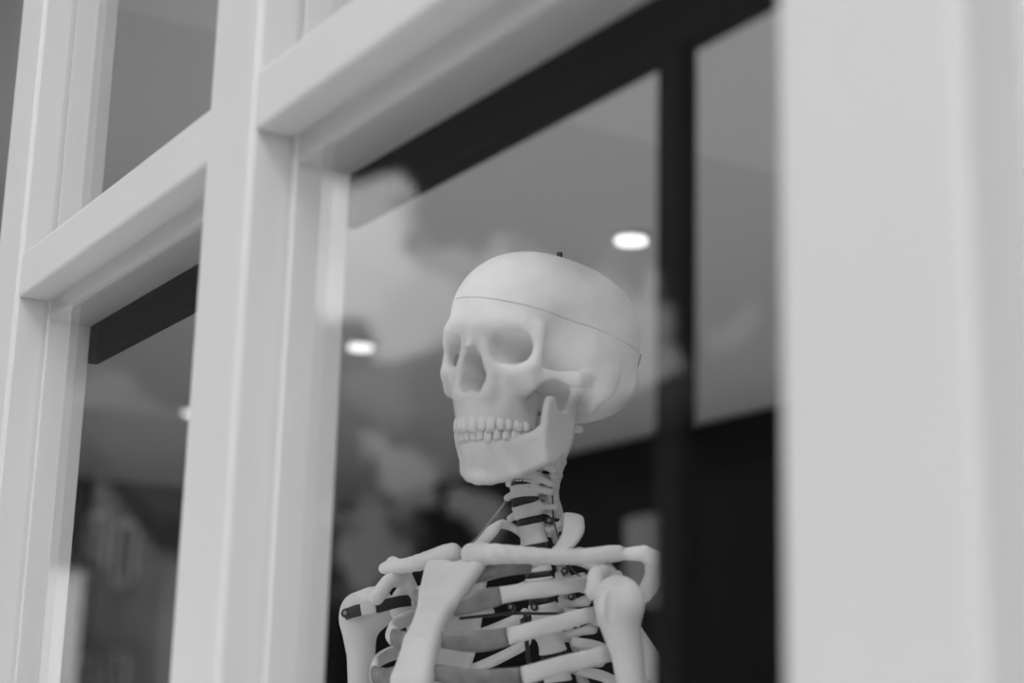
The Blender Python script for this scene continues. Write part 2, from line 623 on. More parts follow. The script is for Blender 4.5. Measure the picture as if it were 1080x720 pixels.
def house(name, label, x0, x1, yf, depth, zeave, zridge, mwall, wins, gable_front):
    h = tag(empty(name, ((x0 + x1) / 2, yf, 0)), label, 'building')
    ox = (x0 + x1) / 2
    hw = (x1 - x0) / 2
    bm = bmesh.new()
    box_bm(bm, -hw, hw, -depth, 0, 0, zeave)
    if gable_front:
        vs_ = [bm.verts.new(c) for c in ((-hw, 0, zeave), (hw, 0, zeave), (0, 0, zridge), (-hw, -depth, zeave), (hw, -depth, zeave), (0, -depth, zridge))]
        bm.faces.new((vs_[0], vs_[1], vs_[2]))
        bm.faces.new((vs_[4], vs_[3], vs_[5]))
        bm.faces.new((vs_[0], vs_[2], vs_[5], vs_[3]))
        bm.faces.new((vs_[1], vs_[4], vs_[5], vs_[2]))
    bm_obj('wall', bm, mwall, h)
    bm = bmesh.new()
    if gable_front:
        for s in (-1, 1):
            q = [(s * (hw + .35), zeave - .25), (0, zridge + .1), (0, zridge + .75), (s * (hw + .35), zeave + .4)]
            fr = [bm.verts.new((a, .35, b)) for a, b in q]
            bk = [bm.verts.new((a, -depth - .2, b)) for a, b in q]
            bm.faces.new(fr)
            bm.faces.new(bk[::-1])
            for k in range(4):
                bm.faces.new((fr[k], bk[k], bk[(k + 1) % 4], fr[(k + 1) % 4]))
    else:
        q = [(.35, zeave - .15), (.35, zeave + .1), (-depth / 2, zridge), (-depth - .3, zeave)]
        fr = [bm.verts.new((-hw - .2, a, b)) for a, b in q]
        bk = [bm.verts.new((hw + .2, a, b)) for a, b in q]
        bm.faces.new(fr)
        bm.faces.new(bk[::-1])
        for k in range(4):
            bm.faces.new((fr[k], bk[k], bk[(k + 1) % 4], fr[(k + 1) % 4]))
    bmesh.ops.recalc_face_normals(bm, faces=bm.faces)
    bm_obj('roof', bm, M_SLATE, h)
    for (a, b, c, d) in wins:
        bm = bmesh.new()
        t = .1
        for q in ((a - ox, b - ox, c, c + t), (a - ox, b - ox, d - t, d), (a - ox, a - ox + t, c, d), (b - ox - t, b - ox, c, d), ((a + b) / 2 - ox - .04, (a + b) / 2 - ox + .04, c, d)):
            box_bm(bm, q[0], q[1], 0, .08, q[2], q[3])
        f = bm_obj('house_window', bm, M_WHITEB, h)
        box('pane', a - ox + t, b - ox - t, 0, .03, c + t, d - t, M_PANE, f)
    return h


hA = house('townhouse', 'pale gabled house down the street reflected in the left window', -46.5, -33.4, -12.0, 3.0, 5.4, 8.5, M_RENDER,
           [(-38.4, -37.2, 5.0, 6.4), (-36.3, -35.1, 4.6, 6.0), (-38.4, -37.2, 1.2, 3.2), (-36.3, -35.1, 1.2, 3.2), (-42, -40.8, 4.6, 6.0), (-44.5, -43.3, 4.6, 6.0), (-44.5, -43.3, 1.2, 3.2), (-42, -40.8, 1.2, 3.2)], True)
bm = bmesh.new()
box_bm(bm, -.3, 1.5, .0, .9, 0, 8.9)
bm_obj('chimney', bm, M_SLATE, hA)
hB = house('terraced_house', 'dark brick house opposite reflected behind the shoulder', -19.4, 16.0, -12.0, 8.0, 5.35, 7.6, M_BRICK,
           [(x, x + 1.1, 2.6, 4.2) for x in (-13.5, -10, -6.5, -3, .5, 4, 7.5, 11)] + [(x, x + 1.1, .7, 2.0) for x in (-17.3, -13.5, -10, -6.5, -3, .5, 4, 7.5, 11)], False)

M_BLIND = mat('white_roller_blind', 0.85, 0.8, 0.1)
bm = bmesh.new()
box_bm(bm, -17.2 + 1.7, -16.6 + 1.7, 0, .1, 3.15, 4.25, .02)
wl = bm_obj('house_window', bm, M_WHITEB, hB)
box('roller_blind', -17.1 + 1.7, -16.7 + 1.7, .1, .12, 3.25, 4.15, M_BLIND, wl)
# white sunlit house further down the street
hC = house('cottage', 'white sunlit house end reflected low in the left window', -41.0, -32.0, -4.6, 5.3, 4.55, 5.6, mat('white_render', 0.85, 0.9, 0.1), [(-36, -35, 1, 2.4), (-39, -38, 1, 2.4)], False)

# ================================================================== THE SKELETON
def rot3(rx, ry, rz):
    return np.array(Euler((rx, ry, rz), 'XYZ').to_matrix())


T_POS = np.array([-1.245, 0.27, 1.622])            # chest frame: origin at the base of the neck
T_ROT = rot3(math.radians(-8), math.radians(1), math.radians(17.4))
S_POS = np.array([-1.2319, 0.2876, 1.7637])        # skull frame: origin between the ears
S_ROT = rot3(0.0096, 0.0702, 0.314)
S_SCALE = 1.02
ROOT = np.array([-1.26, 0.36, FZ])
skel = tag(empty('anatomical_skeleton', ROOT), 'life-size plastic anatomical skeleton facing out behind the glass', 'skeleton')


def torso_w(P):
    return (np.asarray(P, float) / 100.0) @ T_ROT.T + T_POS - ROOT


def skull_w(P):
    return (np.asarray(P, float) / 100.0 * S_SCALE) @ S_ROT.T + S_POS - ROOT


def sdf_obj(name, f, lo, hi, h, material, parent, xf=torso_w, it=1, mirror=False):
    V, Q = nets(f, lo, hi, h)
    V = relax(V, Q, it)
    return link(name, fast_mesh(name, xf(V), Q), material, parent)


def tube(name, pts, r, material, parent, xf=torso_w, n=24, ns=8):
    V, Fc = sweep(spline(pts, n), r, r, (0.13, 0.21, 0.97), ns)
    return link(name, from_arrays(name, xf(np.array(V)), Fc), material, parent)


# ---------------------------------------------------------------- skull
def superpit(p, a, b, ra, rb, rot, power=3.0):
    """Tapered rounded-square pit from a (mouth) to b (apex)."""
    a, b = np.array(a, float), np.array(b, float)
    w = b - a
    ln = np.linalg.norm(w)
    w /= ln
    u = np.cross((0, 0, 1.0), w)
    u /= np.linalg.norm(u)
    v = np.cross(w, u)
    c, s = math.cos(rot), math.sin(rot)
    u, v = u * c + v * s, -u * s + v * c
    q = [p[0] - a[0], p[1] - a[1], p[2] - a[2]]
    t = q[0] * w[0] + q[1] * w[1] + q[2] * w[2]
    U = q[0] * u[0] + q[1] * u[1] + q[2] * u[2]
    Vv = q[0] * v[0] + q[1] * v[1] + q[2] * v[2]
    k = np.clip(t / ln, -0.5, 1.0)
    sx = ra[0] + (rb - ra[0]) * np.maximum(k, 0) ** 1.6
    sy = ra[1] + (rb - ra[1]) * np.maximum(k, 0) ** 1.6
    rr = ((np.abs(U) / sx) ** power + (np.abs(Vv) / sy) ** power + 1e-6) ** (1 / power)
    d = (rr - 1) * np.minimum(sx, sy)
    return np.maximum(d, t - ln)


def f_skull(g):
    p = [np.sqrt(g[0] ** 2 + 0.01), g[1], g[2]]
    d = ell(p, (0, 1.6, 4.5), (7.0, 8.3, 6.2))
    d = smin(d, ell(p, (0, -3.0, 4.5), (5.75, 6.3, 5.8)), 2.2)
    d = smin(d, ell(p, (0, 4.4, 1.0), (5.7, 5.8, 4.0)), 1.6)
    d = smin(d, ell(p, (4.2, 0.6, 1.4), (2.2, 3.4, 2.6)), 1.2)
    # temporal fossa behind the orbit
    d = ssub(d, ell(p, (7.4, -4.6, 1.9), (2.3, 2.6, 3.2)), 1.6)
    # brow
    d = smin(d, chain(p, [(0, -8.55, 2.9), (2.2, -8.3, 3.35), (4.0, -7.4, 3.1), (4.9, -6.5, 2.5)], [.75, .75, .55, .35]), 1.0)
    # middle face block
    d = smin(d, ell(p, (0, -5.2, -1.6), (3.3, 3.0, 3.2)), 0.9)
    d = smin(d, ell(p, (0, -6.6, 1.2), (2.0, 2.2, 2.4)), 0.8)
    # orbital rims, cheekbone
    d = smin(d, chain(p, [(4.85, -6.4, 2.9), (4.95, -6.35, 1.3), (4.75, -6.5, 0.0)], [.42, .45, .6]), 0.8)
    d = smin(d, ell(p, (3.95, -6.3, -1.2), (.95, .95, 1.3)), 0.7)
    d = smin(d, chain(p, [(4.4, -6.75, -.55), (3.2, -7.4, -.75), (1.9, -7.8, 0.0)], [.55, .6, .5]), 0.7)
    d = smin(d, chain(p, [(2.5, -6.6, -1.6), (2.0, -6.4, -3.4)], [1.1, 1.15]), 1.0)
    d = smin(d, chain(p, [(0.75, -8.35, 2.3), (1.2, -8.35, .6), (1.75, -8.1, -.9), (1.6, -8.2, -2.6)], [.55, .5, .5, .55]), 0.6)
    # nasal bones
    d = smin(d, chain(p, [(0, -8.6, 2.5), (0, -9.0, 1.5), (0, -9.65, .6)], [.6, .48, .36]), 0.5)
    # upper jaw
    rr = np.sqrt((p[0] / 3.0) ** 2 + ((np.minimum(g[1], -5.2) + 5.2) / 3.45) ** 2)
    al = np.maximum((rr - 1) * 2.6, np.maximum(np.abs(p[2] + 3.6) - 1.35, g[1] + 3.6))
    d = smin(d, al - 0.08, 0.9)
    # zygomatic arch
    for dz, r in ((.32, .30), (0.0, .33), (-.32, .30)):
        d = smin(d, chain(p, [(4.5, -6.2, -1.2 + dz * 2.0), (5.75, -4.6, -1.15 + dz * 1.7), (6.65, -3.2, -.8 + dz * 1.2), (6.4, -1.8, -.5 + dz), (5.2, .2, -.1 + dz)], [r + .1, r, r, r * .95, r * .7]), 0.6)
    # skull base, mastoid, root of the arch, ear
    d = smin(d, ell(p, (0, -1.6, -.4), (3.6, 4.2, 2.2)), 1.0)
    d = smin(d, cap(p, (1.5, -3.3, -1.0), (1.7, -3.2, -4.0), .55, .4), 0.6)
    d = smin(d, cap(p, (5.0, 1.7, -.6), (4.9, 1.0, -2.3), 1.3, .7), 1.4)
    d = smin(d, chain(p, [(5.5, 0, .2), (5.8, 1.0, .35), (5.9, 2.4, .8)], [.3, .32, .3]), 1.0)
    d = smin(d, cap(p, (2.0, 1.6, -2.3), (1.6, 3.2, -2.4), .6), 0.5)
    # nuchal ridge
    d = smin(d, chain(p, [(0, 9.6, 1.1), (2.8, 8.6, .9), (4.8, 6.2, .4)], [.45, .4, .3]), 1.2)
    d = smin(d, ell(p, (0, -6.6, -3.3), (1.7, 1.8, 1.0)), 0.6)
    # hollows
    d = ssub(d, superpit(p, (3.42, -8.4, 1.32), (1.75, -3.4, 1.2), (1.72, 1.36), .35, -0.16), 0.3)
    d = ssub(d, ell(p, (0.6, -8.6, -1.5), (.78, 3.4, 1.0)), 0.2)
    d = ssub(d, ell(p, (0.2, -8.8, -.25), (.75, 3.6, 1.25)), 0.25)
    d = ssub(d, ell(p, (6.35, .0, -.6), (.9, .3, .36)), 0.2)
    d = ssub(d, ell(p, (2.75, -8.35, -1.55), (.16, .5, .16)), 0.12)
    d = ssub(d, ell(p, (5.2, -4.0, -3.2), (1.55, 2.3, 2.3)), 0.6)     # below the cheekbone
    d = ssub(d, ell(p, (4.7, -2.7, -1.9), (1.3, 1.5, 1.35)), 0.4)
    d = ssub(d, ell(p, (0, 2.6, -4.2), (1.5, 1.7, 2.0)), 0.3)
    # nasal spine
    d = smin(d, cap(p, (0, -7.9, -2.75), (0, -8.75, -2.6), .3, .14), 0.3)
    return d


def poly2(u, v, pts):
    """Signed distance to a 2-D polygon."""
    P = np.array(pts, np.float32)
    d = np.full(u.shape, 1e6, np.float32)
    ins = np.zeros(u.shape, bool)
    n = len(P)
    for i in range(n):
        a, b = P[i], P[(i + 1) % n]
        e = b - a
        t = np.clip(((u - a[0]) * e[0] + (v - a[1]) * e[1]) / e.dot(e), 0, 1)
        d = np.minimum(d, (u - a[0] - e[0] * t) ** 2 + (v - a[1] - e[1] * t) ** 2)
        if a[1] != b[1]:
            c = (a[1] > v) != (b[1] > v)
            ins ^= c & (u < (b[0] - a[0]) * (v - a[1]) / (b[1] - a[1]) + a[0])
    d = np.sqrt(d)
    return np.where(ins, -d, d)


def f_mandible(g):
    p = [np.sqrt(g[0] ** 2 + 0.004), g[1], g[2]]
    low = [(0, -6.15, -9.15), (.7, -6.15, -9.15), (1.8, -5.85, -8.95), (2.85, -5.2, -8.5), (3.7, -4.2, -7.8), (4.45, -2.9, -7.0)]
    top = [(0, -7.75, -6.6), (1.1, -7.45, -6.6), (2.0, -6.75, -6.5), (2.65, -5.85, -6.35), (3.3, -5.2, -6.0), (4.3, -4.7, -5.4)]
    d = None
    for i in range(5):
        for t3 in ((low[i], low[i + 1], top[i]), (top[i], low[i + 1], top[i + 1])):
            c = tri(p, *t3, .46)
            d = c if d is None else smin(d, c, .3)
    d = smin(d, chain(p, low, [.55, .55, .5, .48, .46, .42]), .4)
    d = smin(d, cap(p, (0, -6.4, -9.05), (.6, -6.35, -9.2), .5, .45), .5)
    # ramus with coronoid process, notch and condyle
    ram = [(-4.5, -2.5), (-4.0, -2.5), (-3.75, -3.1), (-3.3, -3.5), (-2.5, -3.55), (-1.9, -3.1), (-1.45, -1.9), (-1.05, -1.6), (-1.0, -2.4), (-1.08, -4.0),
           (-1.15, -5.8), (-1.6, -6.6), (-2.8, -7.05), (-3.9, -7.5), (-4.5, -6.2), (-4.62, -5.2), (-4.68, -4.0), (-4.65, -3.0)]
    e = np.maximum(poly2(p[1], p[2], ram), np.abs(p[0] - (4.68 + .07 * (p[2] + 5))) - .12)
    e = np.where(e > 0, np.sqrt(np.maximum(poly2(p[1], p[2], ram), 0) ** 2 + np.maximum(np.abs(p[0] - (4.68 + .07 * (p[2] + 5))) - .12, 0) ** 2), e)
    d = smin(d, e - .26, .55)
    d = smin(d, ell(p, (5.1, -1.05, -1.2), (1.0, .48, .45)), .4)
    return d


skull = sdf_obj('skull', f_skull, (-7.5, -10.4, -5.4), (7.5, 9.6, 12.6), 0.13, M_BONE, skel, xf=lambda v: v, it=2)
skull['label'] = 'white plastic skull with a removable skull cap'
# saw the cap off along the cut line of the model, leaving a hairline joint
CUT_P, CUT_N = Vector((0, 0, 4.45)), Vector((0.11, 0.1, 1)).normalized()


def split_skull(me, keep_upper, gap):
    bm = bmesh.new()
    bm.from_mesh(me)
    co = CUT_P + CUT_N * (gap if keep_upper else -gap)
    r = bmesh.ops.bisect_plane(bm, geom=bm.verts[:] + bm.edges[:] + bm.faces[:], plane_co=co, plane_no=CUT_N, clear_inner=keep_upper, clear_outer=not keep_upper)
    edges = [e for e in r['geom_cut'] if isinstance(e, bmesh.types.BMEdge)]
    bmesh.ops.holes_fill(bm, edges=edges, sides=0)
    for f in bm.faces:
        if len(f.verts) > 6:
            f.smooth = False
    out = bpy.data.meshes.new('skull_piece')
    bm.to_mesh(out)
    bm.free()
    V = np.zeros(len(out.vertices) * 3, np.float32)
    out.vertices.foreach_get('co', V)
    out.vertices.foreach_set('co', skull_w(V.reshape(-1, 3)).astype(np.float32).ravel())
    out.update()
    if not out.materials:
        out.materials.append(M_BONE)
    return out


whole = skull.data
whole.materials.clear()
capme = split_skull(whole, True, 0.024)
skull.data = split_skull(whole, False, 0.024)
link('skull_cap', capme, None, skull)
jaw = sdf_obj('mandible', f_mandible, (-6.6, -10.2, -10.6), (6.6, 0, .3), 0.12, M_BONE, skull, xf=skull_w, it=12)


# teeth: each one its own crown
def crown(w, t, h):
    bm = bmesh.new()
    bmesh.ops.create_cube(bm, size=1.0)
    bmesh.ops.subdivide_edges(bm, edges=bm.edges[:], cuts=2, use_grid_fill=True)
    for v in bm.verts:
        c = v.co
        n = Vector((abs(c.x * 2) ** 6, abs(c.y * 2) ** 6, abs(c.z * 2) ** 6))
        k = (n.x + n.y + n.z) ** (1 / 6)
        c = c / max(k, 1e-6) * max(abs(c.x * 2), abs(c.y * 2), abs(c.z * 2)) if k > 0 else c
        tp = 0.94 + 0.08 * (0.5 + c.z)           # narrower at the gum
        v.co = Vector((c.x * w * tp, c.y * t * (0.85 + 0.3 * (0.5 + c.z) * 0.5), c.z * h))
    me = bpy.data.meshes.new('tooth')
    bm.to_mesh(me)
    bm.free()
    me.polygons.foreach_set('use_smooth', [True] * len(me.polygons))
    me.materials.append(M_TOOTH)
    return me


def arch(rx, ry, yc, yend):
    pts = []
    for a in np.linspace(0, math.pi / 2, 200):
        pts.append((rx * math.sin(a) ** 0.92, yc - ry * math.cos(a)))
    for yy in np.linspace(yc, yend, 60)[1:]:
        pts.append((rx, yy))
    P = np.array(pts)
    s = np.concatenate([[0], np.cumsum(np.linalg.norm(np.diff(P, axis=0), axis=1))])
    return P, s


SMAT = Matrix.Translation(Vector(S_POS - ROOT)) @ Matrix(S_ROT.tolist()).to_4x4() @ Matrix.Scale(S_SCALE / 100.0, 4)


def teeth(widths, thick, high, P, s, zgum, flip, tilt, parent):
    pos = 0.02
    for k, (w, t, h) in enumerate(zip(widths, thick, high)):
        me = crown(w * 1.0, t, h)
        mid = pos + w / 2
        pos += w
        i = np.searchsorted(s, mid)
        x, y = P[i]
        d = P[min(i + 3, len(P) - 1)] - P[i - 3]
        ang = math.atan2(d[1], d[0])
        for sx in (1, -1):
            R = Matrix.Rotation(ang if sx > 0 else -ang, 4, 'Z') @ Matrix.Rotation(tilt, 4, 'X')
            zz = zgum - h / 2 if not flip else BITE[min(k, 6)] - h / 2 + .03
            Mx = Matrix.Translation((x * sx, y, zz)) @ R
            if flip is False:
                Mx = Mx @ Matrix.Rotation(math.pi, 4, 'Y')
            o = link('tooth', me, None, parent)
            o.matrix_local = SMAT @ Mx


UW = [.86, .68, .78, .70, .68, 1.0, .92]
UT = [.62, .58, .75, .85, .88, 1.0, 1.0]
UH = [1.25, 1.17, 1.2, 1.0, .95, .88, .84]
BITE = [-5.55, -5.52, -5.55, -5.42, -5.38, -5.33, -5.3]
Pu, su = arch(2.9, 3.35, -5.2, -2.4)
teeth(UW, UT, UH, Pu, su, -4.5, False, 0.05, skull)
LW = [.56, .62, .70, .70, .72, 1.05, 1.0]
LT = [.58, .58, .7, .78, .8, .95, .95]
LH = [.9, .9, 1.0, .95, .92, .9, .86]
Pl, sl = arch(2.7, 3.0, -5.2, -2.4)
teeth(LW, LT, LH, Pl, sl, -6.72, True, 0.0, skull)


def rod(name, a, b, r, material, parent, xf, ns=10):
    return tube(name, [a, (np.array(a) + np.array(b)) / 2, b], r, material, parent, xf, 6, ns)


# ---------------------------------------------------------------- spine
def f_thoracic(g):
    p = [np.abs(g[0]), g[1], g[2]]
    rr = np.sqrt((p[0] / 1.28) ** 2 + (p[1] / 1.02) ** 2)
    waist = 0.10 * (1 - np.minimum(np.abs(p[2]) / .75, 1) ** 2)
    d = np.maximum((rr - 1 + waist) * 1.0, np.abs(p[2]) - .84) - 0.04
    d = smin(d, chain(p, [(.8, .7, .25), (1.05, 1.5, .2), (.5, 2.2, .0), (0, 2.5, -.1)], [.38, .38, .35, .35]), .3)
    d = smin(d, chain(p, [(1.0, 1.5, .2), (2.0, 2.0, .3), (2.9, 2.4, .35)], [.42, .36, .5]), .3)
    d = smin(d, chain(p, [(0, 2.5, 0), (0, 3.6, -.9), (0, 4.4, -1.9)], [.35, .28, .25]), .3)
    d = smin(d, chain(p, [(.95, 1.6, .9), (1.0, 1.75, 0), (.95, 1.9, -1.0)], [.34, .36, .34]), .25)
    return d


def f_cervical(g):
    p = [np.abs(g[0]), g[1], g[2]]
    rr = np.sqrt((p[0] / 1.2) ** 2 + (p[1] / .86) ** 2)
    waist = 0.08 * (1 - np.minimum(np.abs(p[2]) / .5, 1) ** 2)
    d = np.maximum((rr - 1 + waist) * .9, np.abs(p[2]) - .46) - 0.05
    d = smin(d, cap(p, (.95, -.1, .45), (.95, .3, .6), .22), .2)
    d = smin(d, chain(p, [(.9, .1, .1), (1.6, .35, -.05), (2.15, .55, -.2)], [.3, .26, .3]), .25)
    d = smin(d, chain(p, [(1.75, 1.15, .65), (1.75, 1.3, 0), (1.7, 1.5, -.65)], [.42, .45, .42]), .3)
    d = smin(d, chain(p, [(.8, .55, .15), (1.6, 1.2, .1)], [.3, .3]), .3)
    d = smin(d, chain(p, [(1.6, 1.5, .0), (.8, 2.2, 0), (0, 2.6, -.1)], [.32, .28, .3]), .3)
    d = smin(d, chain(p, [(0, 2.6, -.1), (.25, 3.4, -.45)], [.3, .28]), .3)
    return d


def f_atlas(g):
    p = [np.abs(g[0]), g[1], g[2]]
    d = chain(p, [(0, -.9, 0), (1.2, -.5, 0), (2.0, .5, 0), (1.6, 1.7, 0), (0, 2.5, 0)], [.35, .4, .65, .4, .35])
    d = smin(d, cap(p, (1.9, .4, 0), (3.4, .7, -.1), .4, .32), .3)
    return d


def sdf_mesh(name, f, lo, hi, h, it=1):
    V, Q = nets(f, lo, hi, h)
    me = fast_mesh(name, relax(V, Q, it) / 100.0, Q)
    me.materials.append(M_BONE)
    return me


ME_TH = sdf_mesh('thoracic_vertebra', f_thoracic, (-3.8, -1.5, -2.6), (3.8, 5.0, 1.5), .12)
ME_CE = sdf_mesh('cervical_vertebra', f_cervical, (-2.9, -1.3, -1.4), (2.9, 4.1, 1.4), .11)
ME_AT = sdf_mesh('atlas', f_atlas, (-4.0, -1.6, -.9), (4.0, 3.1, .9), .13)

SPINE = [('atlas', (.3, 1.7, 10.9)), ('cervical_vertebra', (.25, 1.45, 9.75)), ('cervical_vertebra', (.2, 1.2, 8.4)), ('cervical_vertebra', (.12, 1.0, 7.1)),
         ('cervical_vertebra', (.05, .9, 5.8)), ('cervical_vertebra', (.0, .95, 4.65)), ('cervical_vertebra', (.2, 1.45, 3.05)),
         ('thoracic_vertebra', (.5, 2.2, 1.15)), ('thoracic_vertebra', (.7, 3.0, -1.1)), ('thoracic_vertebra', (.8, 3.7, -3.2)), ('thoracic_vertebra', (.95, 4.5, -5.3)),
         ('thoracic_vertebra', (1.2, 5.6, -7.6)), ('thoracic_vertebra', (1.5, 6.5, -9.9)), ('thoracic_vertebra', (1.6, 7.0, -12.2)), ('thoracic_vertebra', (1.6, 7.2, -14.6)),
         ('thoracic_vertebra', (1.5, 7.1, -17.0)), ('thoracic_vertebra', (1.4, 6.8, -19.4))]
SP = np.array([s[1] for s in SPINE])
SMOOTH = spline(SP, (len(SP) - 1) * 10 + 1)
TMAT = Matrix.Translation(Vector(T_POS - ROOT)) @ Matrix(T_ROT.tolist()).to_4x4()


def spine_frame(u):
    i = int(round(u * 10))
    a, b = SMOOTH[max(i - 5, 0)], SMOOTH[min(i + 5, len(SMOOTH) - 1)]
    z = Vector(a - b).normalized()
    y = Vector((0, 1, 0))
    y = (y - z * y.dot(z)).normalized()
    x = y.cross(z)
    R = Matrix((x, y, z)).transposed().to_4x4()
    R.translation = Vector(SMOOTH[i]) / 100.0
    return R


bmd = bmesh.new()
bmesh.ops.create_cone(bmd, cap_ends=True, segments=24, radius1=1, radius2=1, depth=1)
bmesh.ops.bevel(bmd, geom=[e for e in bmd.edges], offset=0.12, segments=2, affect='EDGES')
ME_DISC = bpy.data.meshes.new('disc')
bmd.to_mesh(ME_DISC)
bmd.free()
ME_DISC.polygons.foreach_set('use_smooth', [True] * len(ME_DISC.polygons))
ME_DISC.materials.append(M_DISC)

for i, (kind, c) in enumerate(SPINE):
    o = link(kind, {'atlas': ME_AT, 'cervical_vertebra': ME_CE, 'thoracic_vertebra': ME_TH}[kind], None, skel)
    Fm = spine_frame(i)
    gap = 1.6
    if i + 1 < len(SP):
        gap = np.linalg.norm(SP[i + 1] - SP[i])
    s = 1.0 if kind == 'thoracic_vertebra' else 1.14
    o.matrix_local = TMAT @ Fm @ Matrix.Scale(s, 4)
    if 0 < i < len(SP) - 1:
        D = link('disc', ME_DISC, None, skel)
        w = (1.36, 1.0) if i < 6 else (1.22, .98)
        D.matrix_local = TMAT @ spine_frame(i + .5) @ Matrix.Diagonal((w[0] / 100, w[1] / 100, .009, 1))

# ---------------------------------------------------------------- ribs and rib cartilages
RIBS = [
    [(1.7, 2.7, 1.5), (3.2, 3.3, 2.3), (4.7, 2.3, 2.5), (6.1, .8, .6), (6.5, -1.3, -1.6), (5.6, -3.4, -3.1)],
    [(2.0, 3.9, -.8), (3.7, 4.9, -.6), (6.2, 4.7, -1.5), (8.0, 2.2, -3.0), (7.9, -.4, -4.1), (6.6, -3.7, -5.2), (4.9, -5.8, -6.1)],
    [(2.2, 4.6, -2.8), (4.0, 5.8, -2.8), (7.5, 5.4, -4.2), (10.0, 2.4, -5.8), (10.2, -.6, -6.6), (8.7, -4.4, -8.4), (6.5, -6.1, -9.5)],
    [(2.4, 5.4, -5.0), (4.4, 6.8, -5.2), (8.8, 6.4, -6.8), (11.8, 3.0, -8.6), (12.1, -.3, -9.7), (10.6, -3.7, -11.2), (8.3, -5.9, -12.6)],
    [(2.7, 6.5, -7.3), (4.9, 8.0, -7.6), (9.6, 7.6, -9.6), (12.7, 4.0, -11.8), (13.0, 0, -13.2), (11.6, -4.0, -14.8), (9.4, -6.4, -16.0)],
    [(3.0, 7.4, -9.6), (5.2, 9.0, -10.0), (10.2, 8.6, -12.3), (13.3, 4.6, -14.8), (13.6, .2, -16.6), (12.3, -4.0, -18.2), (10.4, -6.4, -19.4)],
    [(3.1, 7.9, -12.0), (5.4, 9.6, -12.5), (10.5, 9.0, -15.2), (13.6, 4.8, -18.0), (13.9, .4, -20.0), (12.8, -3.6, -21.6), (11.0, -6.0, -22.6)],
]
RIB1F = [(-.9, 2.7, 1.4), (-2.4, 3.2, 2.0), (-3.7, 2.4, 2.3), (-4.0, 1.0, .6), (-4.2, -1.2, -1.7), (-3.6, -3.2, -3.1)]
CARTS = [
    [(5.6, -3.4, -3.1), (4.0, -4.9, -3.6), (1.7, -6.1, -4.7)],
    [(4.9, -5.8, -6.1), (3.4, -6.6, -6.7), (1.4, -7.4, -7.5)],
    [(6.5, -6.1, -9.5), (4.2, -7.2, -10.1), (1.6, -8.3, -10.2)],
    [(8.3, -5.9, -12.6), (5.2, -7.4, -13.2), (1.7, -8.9, -12.9)],
    [(9.4, -6.4, -16.0), (6.0, -8.0, -16.6), (1.9, -9.3, -15.0)],
    [(10.4, -6.4, -19.4), (6.4, -8.4, -19.4), (2.0, -9.5, -16.2)],
]


def mir(pts):
    return [(-x + 0.4, y, z) for x, y, z in pts]


for side in (1, -1):
    for i, pts in enumerate(RIBS):
        q = pts if side > 0 else RIB1F if i == 0 else mir(pts)
        n = 44
        P = spline(q, n)
        t = np.linspace(0, 1, n)
        if i == 0:
            rv, ru, upv = .34 + 0 * t, .72 + .2 * np.sin(t * 3.1), np.array((0, 0, 1.0))
        else:
            rv = .42 + .26 * t + (.03 * i if i < 4 else .1) * t
            ru = .38 - .08 * t
            upv = np.array((0.0, 0.25, 1.0))
        V, Fc = sweep(P, ru, rv, upv, 14, 2.6)
        link('rib', from_arrays('rib', torso_w(np.array(V)), Fc), M_BONE, skel)
    for i, pts in enumerate(CARTS):
        q = pts if side > 0 else mir(pts)
        n = 16
        P = spline(q, n)
        t = np.linspace(0, 1, n)
        rv = (.62 if i else .6) + (.12 if 0 < i else 0) - .08 * t + .18 * np.sin(t * 3.14)
        V, Fc = sweep(P, .36 + 0 * t, rv, np.array((0.0, -0.35, 1.0)), 14, 2.2)
        link('costal_cartilage', from_arrays('costal_cartilage', torso_w(np.array(V)), Fc), M_CART, skel)


# ---------------------------------------------------------------- breastbone
def f_sternum(g):
    path = np.array([(0, -6.4, -3.7), (0, -7.3, -6.1), (0, -8.2, -8.3), (0, -8.9, -10.4), (0, -9.4, -13.5), (0, -9.7, -17.0)])
    wid = np.array([2.7, 2.0, 1.15, 1.3, 1.6, 1.5])
    best = np.full(g[0].shape, 1e3, np.float32)
    for i in range(len(path) - 1):
        a, b = path[i], path[i + 1]
        ab = b - a
        t = np.clip(((g[1] - a[1]) * ab[1] + (g[2] - a[2]) * ab[2]) / (ab[1] ** 2 + ab[2] ** 2), 0, 1)
        off = np.sqrt((g[1] - a[1] - ab[1] * t) ** 2 + (g[2] - a[2] - ab[2] * t) ** 2)
        w = wid[i] + (wid[i + 1] - wid[i]) * t
        dx = np.maximum(np.abs(g[0]) - w + .1, 0)
        best = smin(best, np.sqrt(dx ** 2 + off ** 2) - .62, .3)
    best = ssub(best, cap([np.abs(g[0]), g[1], g[2]], (0, -8, -2.3), (0, -5, -2.3), .95), .6)       # jugular notch
    return best


sdf_obj('sternum', f_sternum, (-4, -11, -18.5), (4, -5, -2.4), .12, M_BONE, skel, it=2)


# ---------------------------------------------------------------- collar bones
def f_clav(pts, rs):
    P = spline(pts, 14)
    R = np.interp(np.linspace(0, 1, 14), np.linspace(0, 1, len(rs)), rs)
    return lambda g: chain(g, [tuple(a) for a in P], R, .3)


